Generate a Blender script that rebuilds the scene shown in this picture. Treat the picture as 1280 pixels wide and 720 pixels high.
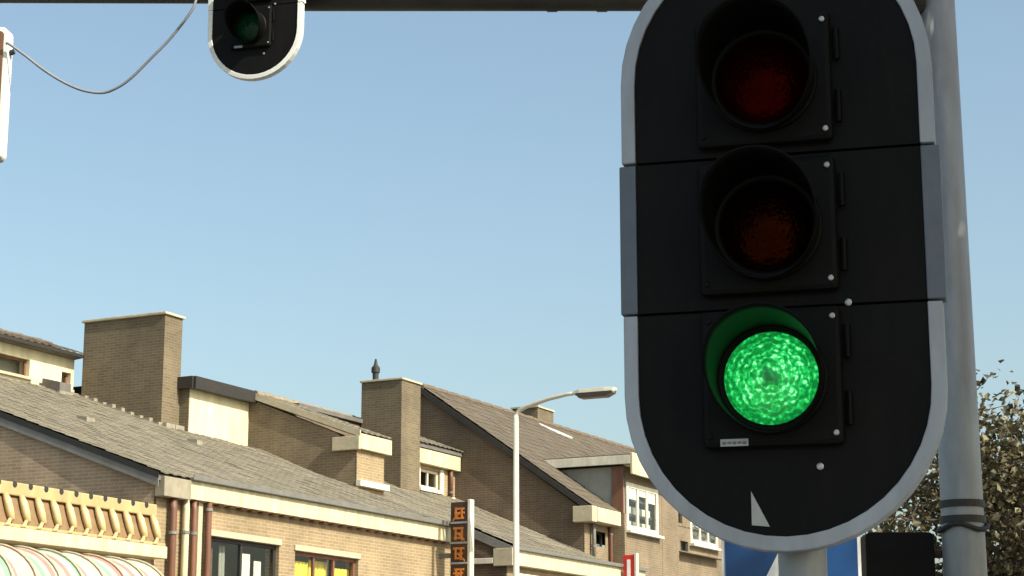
import bpy, bmesh, math, random
from math import sin, cos, pi, radians as R
from mathutils import Vector, Matrix
random.seed(11)
scene = bpy.context.scene
for o in list(bpy.data.objects): bpy.data.objects.remove(o)
col = scene.collection

# ------------------------------------------------------------------ camera
cam_d = bpy.data.cameras.new('camera'); cam = bpy.data.objects.new('camera', cam_d); col.objects.link(cam)
cam_d.sensor_width = 36; cam_d.lens = 68.625; cam_d.clip_end = 4000
cam.location = (0, 0, 1.6)
cam.rotation_euler = (R(90 + 12.479), 0, R(26.75))
scene.camera = cam
# ------------------------------------------------------------------ sky, sun, exposure
SUN_AZ, SUN_EL = -9.0, 40.0            # azimuth measured from +X (out of the shop fronts)
w = bpy.data.worlds.new('World'); scene.world = w; w.use_nodes = True
nt = w.node_tree; bg = nt.nodes['Background']
sky = nt.nodes.new('ShaderNodeTexSky'); sky.sky_type = 'NISHITA'; sky.sun_disc = False
sky.sun_elevation = R(SUN_EL); sky.sun_rotation = R(90 - SUN_AZ)
sky.air_density = 1.0; sky.dust_density = 3.6; sky.ozone_density = 1.6
wb = nt.nodes.new('ShaderNodeMixRGB'); wb.blend_type = 'MULTIPLY'; wb.inputs[0].default_value = 1; wb.inputs[2].default_value = (1.02, 1.03, .89, 1)   # warm white balance of the picture, even over the whole sky
nt.links.new(sky.outputs[0], wb.inputs[1]); nt.links.new(wb.outputs[0], bg.inputs[0]); bg.inputs[1].default_value = 0.15
sd = bpy.data.lights.new('sun', 'SUN'); sun = bpy.data.objects.new('sun', sd); col.objects.link(sun)
sd.energy = 4.8; sd.angle = R(0.53); sd.color = (1.0, 0.95, 0.80)
sv = Vector((cos(R(SUN_EL)) * cos(R(SUN_AZ)), cos(R(SUN_EL)) * sin(R(SUN_AZ)), sin(R(SUN_EL))))
sun.rotation_euler = sv.to_track_quat('Z', 'Y').to_euler(); sun.location = (20, 0, 40)
vs = scene.view_settings
vs.view_transform = 'Standard'; vs.look = 'None'; vs.exposure = 0.6; vs.gamma = 1; vs.use_curve_mapping = False
scene.render.engine = 'CYCLES'

# ------------------------------------------------------------------ materials
MATS = {}
def nodes(name):
    m = bpy.data.materials.new(name); m.use_nodes = True; MATS[name] = m
    n = m.node_tree.nodes; return m, n, m.node_tree.links, n['Principled BSDF']
def noise(n, l, scale, detail=4, rough=.6, coord='Object', mapping=None):
    t = n.new('ShaderNodeTexCoord'); x = n.new('ShaderNodeTexNoise')
    x.inputs['Scale'].default_value = scale; x.inputs['Detail'].default_value = detail; x.inputs['Roughness'].default_value = rough
    src = t.outputs[coord]
    if mapping:
        mp = n.new('ShaderNodeMapping'); mp.inputs['Scale'].default_value = mapping; l.new(src, mp.inputs[0]); src = mp.outputs[0]
    l.new(src, x.inputs['Vector']); return x
def ramp(n, l, src, stops):
    r = n.new('ShaderNodeValToRGB'); e = r.color_ramp.elements
    while len(e) < len(stops): e.new(.5)
    for k, (p, c) in enumerate(stops):
        e[k].position = p; e[k].color = (c[0], c[1], c[2], 1) if isinstance(c, (tuple, list)) else (c, c, c, 1)
    l.new(src, r.inputs[0]); return r
def mix(n, l, mode, fac, a, b):
    x = n.new('ShaderNodeMixRGB'); x.blend_type = mode
    for i, v in enumerate((fac, a, b)):
        if isinstance(v, (int, float)): x.inputs[i].default_value = v
        elif isinstance(v, tuple): x.inputs[i].default_value = (v[0], v[1], v[2], 1)
        else: l.new(v, x.inputs[i])
    return x.outputs[0]
def bump(n, l, b, h, strength, dist):
    x = n.new('ShaderNodeBump'); x.inputs['Strength'].default_value = strength; x.inputs['Distance'].default_value = dist
    l.new(h, x.inputs['Height']); l.new(x.outputs[0], b.inputs['Normal'])
def plain(name, c, rough=.6, var=.25, scale=6, metal=0, spec=.5, streak=False, bmp=0):
    m, n, l, b = nodes(name)
    x = noise(n, l, scale, 6, .65, mapping=(1, 1, .25) if streak else None)
    rp = ramp(n, l, x.outputs[0], [(.3, tuple(v * (1 - var) for v in c)), (.7, tuple(min(v * (1 + var * .6), .95) for v in c))])
    l.new(rp.outputs[0], b.inputs['Base Color'])
    b.inputs['Roughness'].default_value = rough; b.inputs['Metallic'].default_value = metal; b.inputs['Specular IOR Level'].default_value = spec
    if bmp: bump(n, l, b, noise(n, l, scale * 9, 3).outputs[0], bmp, .01)
    return m
def brick(name, c1, c2, mortar, var=.35):
    m, n, l, b = nodes(name)
    t = n.new('ShaderNodeTexCoord'); br = n.new('ShaderNodeTexBrick')
    l.new(t.outputs['UV'], br.inputs['Vector'])
    br.inputs['Scale'].default_value = 1; br.inputs['Brick Width'].default_value = .22; br.inputs['Row Height'].default_value = .0625
    br.inputs['Mortar Size'].default_value = .008; br.inputs['Mortar Smooth'].default_value = .3; br.inputs['Bias'].default_value = -.1
    gr = lambda c: tuple(.86 * v + .14 * (c[0] + c[1] + c[2]) / 3 for v in c)
    for k, c in (('Color1', gr(c1)), ('Color2', gr(c2)), ('Mortar', gr(mortar))): br.inputs[k].default_value = (*c, 1)
    st = noise(n, l, .9, 6, .65); rp = ramp(n, l, st.outputs[0], [(.3, 1 - var), (.7, 1.08)])
    ru = noise(n, l, .5, 5, .7, mapping=(2.2, 2.2, .35)); rq = ramp(n, l, ru.outputs[0], [(.32, 1 - var * .8), (.6, 1.0)])
    c = mix(n, l, 'MULTIPLY', 1, br.outputs['Color'], rp.outputs[0]); c = mix(n, l, 'MULTIPLY', 1, c, rq.outputs[0])
    l.new(c, b.inputs['Base Color']); b.inputs['Roughness'].default_value = .9
    bump(n, l, b, br.outputs['Fac'], -.5, .006); return m
def tilemat(name, c, var=.3):
    m, n, l, b = nodes(name)
    at = n.new('ShaderNodeVertexColor'); at.layer_name = 'tint'
    st = noise(n, l, .8, 6, .7); rp = ramp(n, l, st.outputs[0], [(.3, 1 - var), (.7, 1.1)])
    fn = noise(n, l, 30, 3); rf = ramp(n, l, fn.outputs[0], [(.3, .8), (.7, 1.12)])
    k = mix(n, l, 'MULTIPLY', 1, at.outputs[0], c); k = mix(n, l, 'MULTIPLY', 1, k, rp.outputs[0]); k = mix(n, l, 'MULTIPLY', 1, k, rf.outputs[0])
    li = noise(n, l, 2.2, 6, .75); rl = ramp(n, l, li.outputs[0], [(.58, 0), (.7, .55)])
    k = mix(n, l, 'MIX', rl.outputs[0], k, (.15, .14, .10))
    l.new(k, b.inputs['Base Color']); b.inputs['Roughness'].default_value = .85
    bump(n, l, b, fn.outputs[0], .3, .005); return m
def leafmat(name, stops):
    m, n, l, b = nodes(name)
    at = n.new('ShaderNodeVertexColor'); at.layer_name = 'tint'
    sp = n.new('ShaderNodeSeparateColor'); l.new(at.outputs[0], sp.inputs[0])
    rp = ramp(n, l, sp.outputs[0], stops); l.new(rp.outputs[0], b.inputs['Base Color'])
    b.inputs['Roughness'].default_value = .6
    tr = n.new('ShaderNodeBsdfTranslucent'); l.new(rp.outputs[0], tr.inputs[0])
    ms = n.new('ShaderNodeMixShader'); ms.inputs[0].default_value = .3
    l.new(b.outputs[0], ms.inputs[1]); l.new(tr.outputs[0], ms.inputs[2]); l.new(ms.outputs[0], n['Material Output'].inputs[0]); return m
def glassmat(name, tint=(.93, .94, .92), rough=.02):
    m, n, l, b = nodes(name)
    t = n.new('ShaderNodeBsdfTransparent'); t.inputs[0].default_value = (*tint, 1)
    g = n.new('ShaderNodeBsdfGlossy'); g.inputs['Roughness'].default_value = rough
    lw = n.new('ShaderNodeLayerWeight'); lw.inputs[0].default_value = .5
    pw = n.new('ShaderNodeMath'); pw.operation = 'POWER'; pw.inputs[1].default_value = 4; l.new(lw.outputs['Facing'], pw.inputs[0])
    f = n.new('ShaderNodeMath'); f.operation = 'MULTIPLY_ADD'; f.inputs[1].default_value = .6; f.inputs[2].default_value = .04; l.new(pw.outputs[0], f.inputs[0])
    ms = n.new('ShaderNodeMixShader'); l.new(f.outputs[0], ms.inputs[0]); l.new(t.outputs[0], ms.inputs[1]); l.new(g.outputs[0], ms.inputs[2])
    l.new(ms.outputs[0], n['Material Output'].inputs[0]); return m

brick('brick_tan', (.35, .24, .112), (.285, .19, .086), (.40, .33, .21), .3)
brick('brick_brown_shaded', (.155, .10, .058), (.12, .078, .045), (.19, .15, .105), .32)  # brown brick darkened further, shade of the walls turned from the sun
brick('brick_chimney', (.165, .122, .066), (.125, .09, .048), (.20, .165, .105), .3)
brick('brick_party', (.23, .165, .09), (.185, .13, .07), (.28, .225, .15), .32)  # side wall of B, its shade partly put into the brick colour
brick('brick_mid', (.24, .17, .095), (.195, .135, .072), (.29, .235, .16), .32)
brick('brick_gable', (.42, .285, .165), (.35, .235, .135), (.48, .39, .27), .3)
plain('cream', (.60, .55, .38), .7, .26, 2.6, streak=True)
plain('cream_board', (.56, .50, .32), .6, .34, 4.5, streak=True)
plain('white_paint', (.60, .57, .46), .5, .26, 5, streak=True)
plain('stone_sill', (.42, .37, .26), .8, .2, 5)
plain('stone_grey', (.26, .23, .17), .8, .25, 5)
plain('dark_trim', (.022, .019, .016), .6, .3, 5)
plain('brown_wood', (.17, .075, .045), .55, .35, 5, streak=True)
plain('grey_panel', (.26, .27, .24), .6, .15, 3)
plain('zinc', (.17, .165, .15), .6, .2, 6)
plain('lead', (.24, .22, .17), .6, .3, 6)
plain('felt', (.12, .11, .10), .9, .3, 3)
plain('interior', (.10, .085, .07), .9, .4, 1.5)  # dark room tone, mostly on sheets standing in for unlit depth
plain('yellow_cloth', (.78, .62, .09), .8, .2, 3)
plain('white_cloth', (.70, .68, .62), .8, .15, 3)
plain('red_cloth', (.45, .05, .05), .8, .2, 3)
plain('canopy_sand', (.42, .30, .145), .75, .2, 4, streak=True)
plain('tile_bed_brown', (.20, .125, .06), .8, .25, 5)
plain('canopy_tile', (.50, .38, .19), .5, .22, 8)
plain('galvanised', (.285, .295, .30), .5, .26, 7, metal=.25, streak=True)
plain('arm_steel', (.055, .048, .038), .6, .3, 4, metal=.2)
plain('lamp_bowl', (.05, .036, .026), .35, .2, 6)
plain('lamp_metal', (.46, .44, .36), .45, .12, 3)
plain('signal_black', (.005, .005, .005), .6, .35, 9, spec=.12, bmp=.06)
m_, n_, l_, b_ = nodes('signal_board')
x1 = noise(n_, l_, 5, 7, .7, mapping=(1.6, 1.6, .22)); x2 = noise(n_, l_, 55, 4, .7); x3 = noise(n_, l_, 2.2, 5, .6)
d1 = ramp(n_, l_, x1.outputs[0], [(.42, 0), (.78, .55)]); d2 = ramp(n_, l_, x2.outputs[0], [(.55, 0), (.75, .35)]); d3 = ramp(n_, l_, x3.outputs[0], [(.35, .15), (.7, 1)])
du = mix(n_, l_, 'MULTIPLY', 1, mix(n_, l_, 'ADD', 1, d1.outputs[0], d2.outputs[0]), d3.outputs[0])
l_.new(mix(n_, l_, 'MIX', du, (.0042, .004, .0042), (.019, .0165, .014)), b_.inputs['Base Color'])
b_.inputs['Roughness'].default_value = .6; b_.inputs['Specular IOR Level'].default_value = .12
plain('hood_black', (.004, .004, .004), .5, .3, 9, spec=.10)
plain('rim_white_shaded', (.33, .36, .40), .5, .22, 9, streak=True)  # white rim greyed, shade on the near signal put into the colour
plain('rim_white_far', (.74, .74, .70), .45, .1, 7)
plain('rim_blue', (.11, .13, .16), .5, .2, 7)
plain('sticker', (.40, .40, .39), .5, .15, 20)
plain('screw', (.45, .44, .42), .35, .2, 30, metal=.6)
plain('rubber', (.02, .02, .02), .7, .2, 5)
plain('cable_grey', (.20, .21, .23), .6, .15, 8)
plain('sign_brown', (.17, .085, .05), .6, .25, 5)
plain('sign_red', (.55, .03, .03), .5, .15, 5)
plain('sign_orange', (.52, .17, .025), .5, .3, 14)
plain('sign_dark', (.05, .022, .012), .5, .3, 9)
plain('sign_blue', (.003, .05, .17), .4, .12, 5)
plain('sign_white', (.72, .72, .70), .45, .08, 5)
plain('asphalt', (.05, .05, .052), .9, .3, 3, bmp=.3)
plain('paving', (.24, .22, .20), .9, .25, 2, bmp=.2)
plain('kerb', (.33, .32, .30), .9, .2, 3)
plain('grass_ground', (.07, .09, .04), .95, .4, .3)
plain('bark', (.075, .055, .04), .9, .4, 6, streak=True, bmp=.4)
tilemat('tile_sand', (.18, .16, .118), .26)
tilemat('tile_brown', (.105, .085, .062), .2)
plain('ridge_sand', (.22, .18, .12), .85, .25, 5)
plain('ridge_brown', (.12, .09, .062), .85, .25, 5)
leafmat('leaf_autumn', [(.0, (.02, .018, .008)), (.4, (.07, .06, .026)), (.75, (.14, .115, .05)), (1, (.33, .30, .19))])
leafmat('leaf_green', [(.0, (.02, .035, .01)), (.6, (.06, .08, .022)), (1, (.13, .12, .035))])
leafmat('leaf_red', [(.0, (.04, .016, .008)), (.6, (.16, .055, .02)), (1, (.26, .10, .04))])
glassmat('glass')

def awningmat():
    m, n, l, b = nodes('awning_cloth')
    t = n.new('ShaderNodeTexCoord'); s = n.new('ShaderNodeSeparateXYZ'); l.new(t.outputs['UV'], s.inputs[0])
    nz = noise(n, l, 3, 2)
    mu = n.new('ShaderNodeMath'); mu.operation = 'MULTIPLY'; mu.inputs[1].default_value = 1 / .8; l.new(s.outputs[0], mu.inputs[0])
    fr = n.new('ShaderNodeMath'); fr.operation = 'FRACT'; l.new(mu.outputs[0], fr.inputs[0])
    W, P, G = (.40, .38, .32), (.38, .19, .16), (.20, .34, .24)
    rp = ramp(n, l, fr.outputs[0], [(0, W), (.26, P), (.38, W), (.52, G), (.66, W), (.78, P), (.88, W)])
    rp.color_ramp.interpolation = 'CONSTANT'
    r2 = ramp(n, l, nz.outputs[0], [(.3, .8), (.7, 1.05)])
    l.new(mix(n, l, 'MULTIPLY', 1, rp.outputs[0], r2.outputs[0]), b.inputs['Base Color']); b.inputs['Roughness'].default_value = .8
awningmat()

def lensmat(name, colr, emit, dark):
    m, n, l, b = nodes(name)
    t = n.new('ShaderNodeTexCoord')
    ln = n.new('ShaderNodeVectorMath'); ln.operation = 'LENGTH'
    mp = n.new('ShaderNodeMapping'); mp.inputs['Scale'].default_value = (1, 0, 1); l.new(t.outputs['Object'], mp.inputs[0]); l.new(mp.outputs[0], ln.inputs[0])
    nz = noise(n, l, 38, 3, .6)
    ad = n.new('ShaderNodeMath'); ad.operation = 'MULTIPLY_ADD'; ad.inputs[1].default_value = .05; l.new(nz.outputs[0], ad.inputs[0]); l.new(ln.outputs['Value'], ad.inputs[2])
    sn = n.new('ShaderNodeMath'); sn.operation = 'SINE'; mu = n.new('ShaderNodeMath'); mu.operation = 'MULTIPLY'; mu.inputs[1].default_value = 420
    l.new(ad.outputs[0], mu.inputs[0]); l.new(mu.outputs[0], sn.inputs[0])
    rings = ramp(n, l, sn.outputs[0], [(0, .35), (.8, 1)])
    vo = n.new('ShaderNodeTexVoronoi'); vo.inputs['Scale'].default_value = 95; l.new(t.outputs['Object'], vo.inputs['Vector'])
    cells = ramp(n, l, vo.outputs['Distance'], [(.15, 1.25), (.6, .35)])
    rad = ramp(n, l, ad.outputs[0], [(.034, .08), (.05, .9), (.07, 1.3), (.10, .9), (.13, .28)])
    pt = noise(n, l, 16, 4, .7); pr = ramp(n, l, pt.outputs[0], [(.33, .35), (.66, 1.35)])
    k = mix(n, l, 'MULTIPLY', 1, rings.outputs[0], cells.outputs[0]); k = mix(n, l, 'MULTIPLY', 1, k, pr.outputs[0]); k = mix(n, l, 'MULTIPLY', 1, k, rad.outputs[0])
    hot = ramp(n, l, k, [(0, tuple(v * .12 for v in colr)), (.45, colr), (1, (min(1, colr[0] + .22), min(1, colr[1] * 1.35), min(1, colr[2] + .25)))])
    b.inputs['Base Color'].default_value = (*dark, 1); b.inputs['Roughness'].default_value = .16; b.inputs['Specular IOR Level'].default_value = .5 if emit > .5 else .2
    if not emit: b.inputs['Specular Tint'].default_value = (1, colr[1] * 1.6, colr[2] * 1.5, 1)
    if emit:
        l.new(hot.outputs[0], b.inputs['Emission Color']); b.inputs['Emission Strength'].default_value = emit
    bump(n, l, b, k, .6 if emit > .5 else .35, .004); return m
lensmat('lens_green', (.012, .46, .08), 1.15, (.0, .12, .02))
lensmat('lens_red', (.3, .02, .01), 0, (.011, .0008, .0003))
lensmat('lens_amber', (.3, .10, .02), 0, (.004, .0012, .0003))
lensmat('lens_green_dim', (.005, .3, .08), .012, (.0, .02, .006))

# ------------------------------------------------------------------ mesh helpers
ORG = {}
class MB:
    def __init__(s): s.v = []; s.f = []; s.t = []
    def add(s, vs, fs, tint=None):
        k = len(s.v); s.v += [tuple(p) for p in vs]
        for f in fs: s.f.append(tuple(i + k for i in f)); s.t.append(tint)
        return s
    def box(s, x0, x1, y0, y1, z0, z1):
        v = [(x, y, z) for x in (x0, x1) for y in (y0, y1) for z in (z0, z1)]
        return s.add(v, [(0, 1, 3, 2), (4, 6, 7, 5), (0, 4, 5, 1), (2, 3, 7, 6), (0, 2, 6, 4), (1, 5, 7, 3)])
    def prism(s, poly, a, b, axis='y'):
        n = len(poly)
        def P(p, q): return (p[0], q, p[1]) if axis == 'y' else ((q, p[0], p[1]) if axis == 'x' else (p[0], p[1], q))
        v = [P(p, a) for p in poly] + [P(p, b) for p in poly]
        return s.add(v, [tuple(range(n)), tuple(range(2 * n - 1, n - 1, -1))] + [(i, i + n, (i + 1) % n + n, (i + 1) % n) for i in range(n)])
    def tube(s, pts, rad, seg=10, caps=True):
        pts = [Vector(p) for p in pts]; n = len(pts)
        if not isinstance(rad, (list, tuple)): rad = [rad] * n
        up = None; rings = []
        for i, p in enumerate(pts):
            d = (pts[min(i + 1, n - 1)] - pts[max(i - 1, 0)]).normalized()
            if up is None:
                up = Vector((0, 0, 1)) if abs(d.z) < .9 else Vector((1, 0, 0))
            a = d.cross(up).normalized(); b2 = a.cross(d).normalized(); up = b2
            rings.append([p + a * rad[i] * cos(2 * pi * k / seg) + b2 * rad[i] * sin(2 * pi * k / seg) for k in range(seg)])
        v = [q for r_ in rings for q in r_]; f = []
        for i in range(n - 1):
            for k in range(seg):
                k2 = (k + 1) % seg; f.append((i * seg + k, i * seg + k2, (i + 1) * seg + k2, (i + 1) * seg + k))
        if caps: f += [tuple(range(seg - 1, -1, -1)), tuple(range((n - 1) * seg, n * seg))]
        return s.add(v, f)
    def lathe(s, prof, seg=24, M=None):
        v = []; f = []; n = len(prof)
        for r_, z in prof:
            for k in range(seg): v.append(Vector((r_ * cos(2 * pi * k / seg), r_ * sin(2 * pi * k / seg), z)))
        if M is not None: v = [M @ p for p in v]
        for i in range(n - 1):
            for k in range(seg):
                k2 = (k + 1) % seg; f.append((i * seg + k, i * seg + k2, (i + 1) * seg + k2, (i + 1) * seg + k))
        return s.add(v, f)
    def build(s, name, mat, parent=None, smooth=False, bevel=0, kind=None, tint=False, org=None):
        off = Vector(org) if org is not None else (ORG.get(parent.name, Vector()) if parent else Vector())
        me = bpy.data.meshes.new(name)
        me.from_pydata([(p[0] - off[0], p[1] - off[1], p[2] - off[2]) for p in s.v], [], s.f)
        if not tint:
            bm = bmesh.new(); bm.from_mesh(me); bmesh.ops.recalc_face_normals(bm, faces=bm.faces); bm.to_mesh(me); bm.free()
        uv = me.uv_layers.new(name='UVMap')
        for p in me.polygons:
            nx, ny, nz = (abs(c) for c in p.normal)
            for li in p.loop_indices:
                c = s.v[me.loops[li].vertex_index]
                uv.data[li].uv = (c[1], c[2]) if nx >= ny and nx >= nz else ((c[0], c[2]) if ny >= nz else (c[0], c[1]))
            p.use_smooth = smooth
        if tint:
            ca = me.color_attributes.new('tint', 'FLOAT_COLOR', 'CORNER')
            for p in me.polygons:
                t = s.t[p.index]
                t = (t, t, t) if not isinstance(t, tuple) else t
                for li in p.loop_indices: ca.data[li].color = (*t, 1)
        me.materials.append(MATS[mat])
        o = bpy.data.objects.new(name, me); col.objects.link(o)
        ORG[o.name] = off
        if parent: o.parent = parent
        else: o.location = off
        if bevel:
            md = o.modifiers.new('bevel', 'BEVEL'); md.width = bevel; md.segments = 2; md.limit_method = 'ANGLE'
        if kind: o['kind'] = kind
        return o
def thing(name, label, cat, loc=(0, 0, 0), group=None):
    o = bpy.data.objects.new(name, None); col.objects.link(o); o.location = loc; o.empty_display_size = .3
    ORG[o.name] = Vector(loc); o['label'] = label; o['category'] = cat
    if group: o['group'] = group
    return o
def tag(o, label, cat, group=None):
    o['label'] = label; o['category'] = cat
    if group: o['group'] = group
    return o
def box(name, mat, par, *b, bevel=0): return MB().box(*b).build(name, mat, par, bevel=bevel)

def wall_n(X, th, y0, y1, z0, z1, holes=()):
    """wall facing +X with window openings and their reveals"""
    m = MB(); ys = sorted({y0, y1, *[h[0] for h in holes], *[h[1] for h in holes]}); zs = sorted({z0, z1, *[h[2] for h in holes], *[h[3] for h in holes]})
    for a, b in zip(ys, ys[1:]):
        for c, d in zip(zs, zs[1:]):
            if any(h[0] <= a and b <= h[1] and h[2] <= c and d <= h[3] for h in holes): continue
            m.add([(X, a, c), (X, b, c), (X, b, d), (X, a, d)], [(0, 1, 2, 3)])
            m.add([(X - th, a, c), (X - th, b, c), (X - th, b, d), (X - th, a, d)], [(3, 2, 1, 0)])
    for (a, b, c, d) in list(holes) + [(y0, y1, z0, z1)]:
        for p, q in (((a, c), (b, c)), ((b, c), (b, d)), ((b, d), (a, d)), ((a, d), (a, c))):
            m.add([(X, *p), (X, *q), (X - th, *q), (X - th, *p)], [(0, 1, 2, 3)])
    return m
def window(par, X, y0, y1, z0, z1, cols=2, rows=1, frame=.06, mat='white_paint', depth=.09, transom=None):
    """frame, mullions, panes set back in an opening facing +X"""
    xo = X - depth; xi = xo - .06
    m = MB()
    m.box(xi, xo, y0, y1, z0, z0 + frame); m.box(xi, xo, y0, y1, z1 - frame, z1)
    m.box(xi, xo, y0, y0 + frame, z0 + frame, z1 - frame); m.box(xi, xo, y1 - frame, y1, z0 + frame, z1 - frame)
    fr = m.build('window_frame', mat, par, bevel=.006)
    W = (y1 - y0 - 2 * frame) / cols; H = (z1 - z0 - 2 * frame) / rows
    for k in range(1, cols): box('mullion', mat, fr, xi + .004, xo - .006, y0 + frame + k * W - frame * .4, y0 + frame + k * W + frame * .4, z0 + frame, z1 - frame)
    if transom: box('transom', mat, fr, xi + .006, xo - .009, y0 + frame, y1 - frame, transom - frame * .4, transom + frame * .4)
    for k in range(cols):
        for j in range(rows):
            box('pane', 'glass', fr, xi + .02, xi + .028, y0 + frame + k * W + .01, y0 + frame + (k + 1) * W - .01, z0 + frame + j * H, z0 + frame + (j + 1) * H)
    return fr
def tiles(m, xe, ze, slope, xt, y0, y1, tw=.24, c=.31, rise=.015):
    """pantiles on a plane rising from the eave (xe,ze) towards -X up to xt; each tile its own shell"""
    L = math.hypot(1, slope); ux, uz = -1 / L, slope / L; nx, nz = slope / L, 1 / L
    ncs = int((xe - xt) * L / c + .999); nt_ = max(1, round((y1 - y0) / tw)); tw = (y1 - y0) / nt_
    for i in range(ncs):
        s0, s1 = i * c - .02, min((i + 1) * c + .05, (xe - xt) * L)
        for j in range(nt_):
            ya = y0 + j * tw; jit = random.uniform(-.005, .005); h0, h1 = .05 + jit, .05 + jit - rise
            v = []; K = 5
            for (s_, h_) in ((s0, h0), (s1, h1)):
                for k in range(K):
                    q = k / (K - 1); y = ya + q * tw * 1.03
                    hh = h_ + .011 * sin(q * 2 * pi + .6)
                    v.append((xe + ux * s_ + nx * hh, y, ze + uz * s_ + nz * hh))
            for k in range(K):                                     # front lip
                p = v[k]; v.append((p[0] - nx * .025, p[1], p[2] - nz * .025))
            f = [(k, k + 1, K + k + 1, K + k) for k in range(K - 1)] + [(2 * K + k, 2 * K + k + 1, k + 1, k) for k in range(K - 1)]
            t = random.uniform(.9, 1.08) * (1 if random.random() > .05 else .82)
            m.add(v, f, (t, t * random.uniform(.96, 1.02), t * random.uniform(.92, 1.04)))
    return m
def slab(xe, ze, slope, xt, th=.10):
    zt = ze + slope * (xe - xt)
    return [(xe, ze), (xt, zt), (xt, zt - th), (xe, ze - th)]

# ------------------------------------------------------------------ setting
def struct(o): o['kind'] = 'structure'; return o
struct(MB().add([(-1500, -1500, -.02), (1500, -1500, -.02), (1500, 1500, -.02), (-1500, 1500, -.02)], [(0, 1, 2, 3)]).build('ground', 'grass_ground'))
struct(MB().box(-15, -5.9, -150, 300, -.2, -.0).build('road', 'asphalt'))
struct(MB().box(-21.6, -15.2, -150, 300, -.2, .12).build('pavement', 'paving'))
struct(MB().box(-5.7, 9, -150, 300, -.2, .12).build('pavement', 'paving'))
struct(MB().box(-15.2, -15, -150, 300, -.2, .135).build('kerb', 'kerb'))
struct(MB().box(-5.9, -5.7, -150, 300, -.2, .135).build('kerb', 'kerb'))
rm = MB()
for k in range(40): rm.box(-10.5, -10.38, -20 + k * 6, -17 + k * 6, .004, .006)
struct(rm.build('lane_marking', 'white_paint'))

# ------------------------------------------------------------------ house A : long low tan shop row with big chimney
A = thing('shop_house', 'long tan brick shop row with cream fascia, sloping sand tiled roof and broad chimney', 'house', (-23, 31, 0))
SL, XE, ZE = .3617, -19.72, 5.58
XW = -19.85
W1, W2 = (27.80, 29.97, 3.2, 4.70), (30.50, 32.75, 3.2, 4.65)
wa = wall_n(XW, .3, 26.27, 36.5, 0, 5.44, [W1, W2]).build('front_wall', 'brick_tan', A)
# side gable, standing slightly askew under the roof edge
top = lambda x: ZE + SL * (XE - x) - .13
g = MB(); pl = [(-19.86, 26.215), (-23.3, 26.145), (-28.6, 26.145)]
for (xa, ya), (xb, yb) in zip(pl, pl[1:]):
    g.add([(xa, ya, 0), (xb, yb, 0), (xb, yb, top(xb)), (xa, ya, top(xa)), (xa, ya + .3, 0), (xb, yb + .3, 0), (xb, yb + .3, top(xb)), (xa, ya + .3, top(xa))],
          [(0, 1, 2, 3), (7, 6, 5, 4), (3, 2, 6, 7), (0, 4, 5, 1)])
g.build('gable_wall', 'brick_gable', A)
MB().prism([(-20.16, 0), (-26, 0), (-26, 7.6), (-20.16, 5.5)], 36.2, 36.49).build('end_wall', 'brick_brown_shaded', A)
box('back_wall', 'brick_brown_shaded', A, -33, -32.7, 26.4, 37.6, 0, 9)
rf = MB().prism(slab(XE, ZE, SL, -28.7), 26.132, 36.7).build('roof', 'felt', A)
tm = MB(); tiles(tm, XE + .03, ZE, SL, -28.62, 26.105, 36.7); tm.build('roof_tiles', 'tile_sand', rf, kind='stuff', tint=True)
vb = MB().prism([(XE + .01, ZE - .01), (-28.7, ZE + SL * (XE + 28.7) - .01), (-28.7, ZE + SL * (XE + 28.7) - .21), (XE + .01, ZE - .21)], 26.113, 26.131)
vb.build('verge_board', 'zinc', rf)
vt = MB().prism([(XE + .02, ZE + .03), (-28.7, ZE + SL * (XE + 28.7) + .03), (-28.7, ZE + SL * (XE + 28.7) - .07), (XE + .02, ZE - .07)], 26.102, 26.112)
vt.build('verge_tile_edge', 'dark_trim', rf)
box('fascia', 'cream_board', A, XW + .004, XE + .03, 26.95, 36.7, 5.25, 5.56, bevel=.01)
box('gutter_end_box', 'stone_grey', A, XW + .004, XE + .08, 26.2, 26.946, 5.22, 5.55, bevel=.01)
gm = MB(); gm.prism([(XE + .035, 5.56), (XE + .12, 5.57), (XE + .135, 5.66), (XE + .12, 5.66), (XE + .105, 5.59), (XE + .035, 5.60)], 26.95, 36.7); gm.build('gutter', 'zinc', A)
for k in range(26):
    y = 27.9 + k * .34
    if y < 36.3: box('eave_bracket', 'brown_wood', A, XW + .003, XE - .02, y, y + .17, 5.215, 5.266)
for (a, b, c, d), goods in ((W1, 0), (W2, 1)):
    box('lintel', 'stone_sill', A, XW - .2, XW + .035, a - .04, b + .04, d + .002, d + .11, bevel=.008)
    fr = window(A, XW, a, b, c, d, cols=3 if goods else 2, frame=.07, mat='dark_trim' if not goods else 'brown_wood', depth=.07)
    box('room_backing', 'interior', fr, XW - 1.6, XW - 1.5, a - .3, b + .3, c - .3, d + .2)  # dark sheet standing in for the unlit room behind the glass
    W = b - a
    for k in range(3 if goods else 4):
        cm = MB(); n = 18
        ya = a + .12 + k * W / (3 if goods else 4); yb = ya + W / (3 if goods else 4) * (.86 if goods else (.5, .3, .62, .4)[k])
        zt = d - (.16, .10, .2, .3)[k]
        vs_ = []
        for z in (c + .1, zt):
            for q in range(n + 1):
                y = ya + (yb - ya) * q / n; vs_.append((XW - .21 + .025 * sin(q * 1.9) - .05 * (k % 2), y, z))
        cm.add(vs_, [(q, q + 1, n + 2 + q, n + 1 + q) for q in range(n)])
        cm.build('curtain', 'yellow_cloth' if goods else ('interior', 'grey_panel', 'white_cloth', 'white_cloth')[k], fr, smooth=True)
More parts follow.
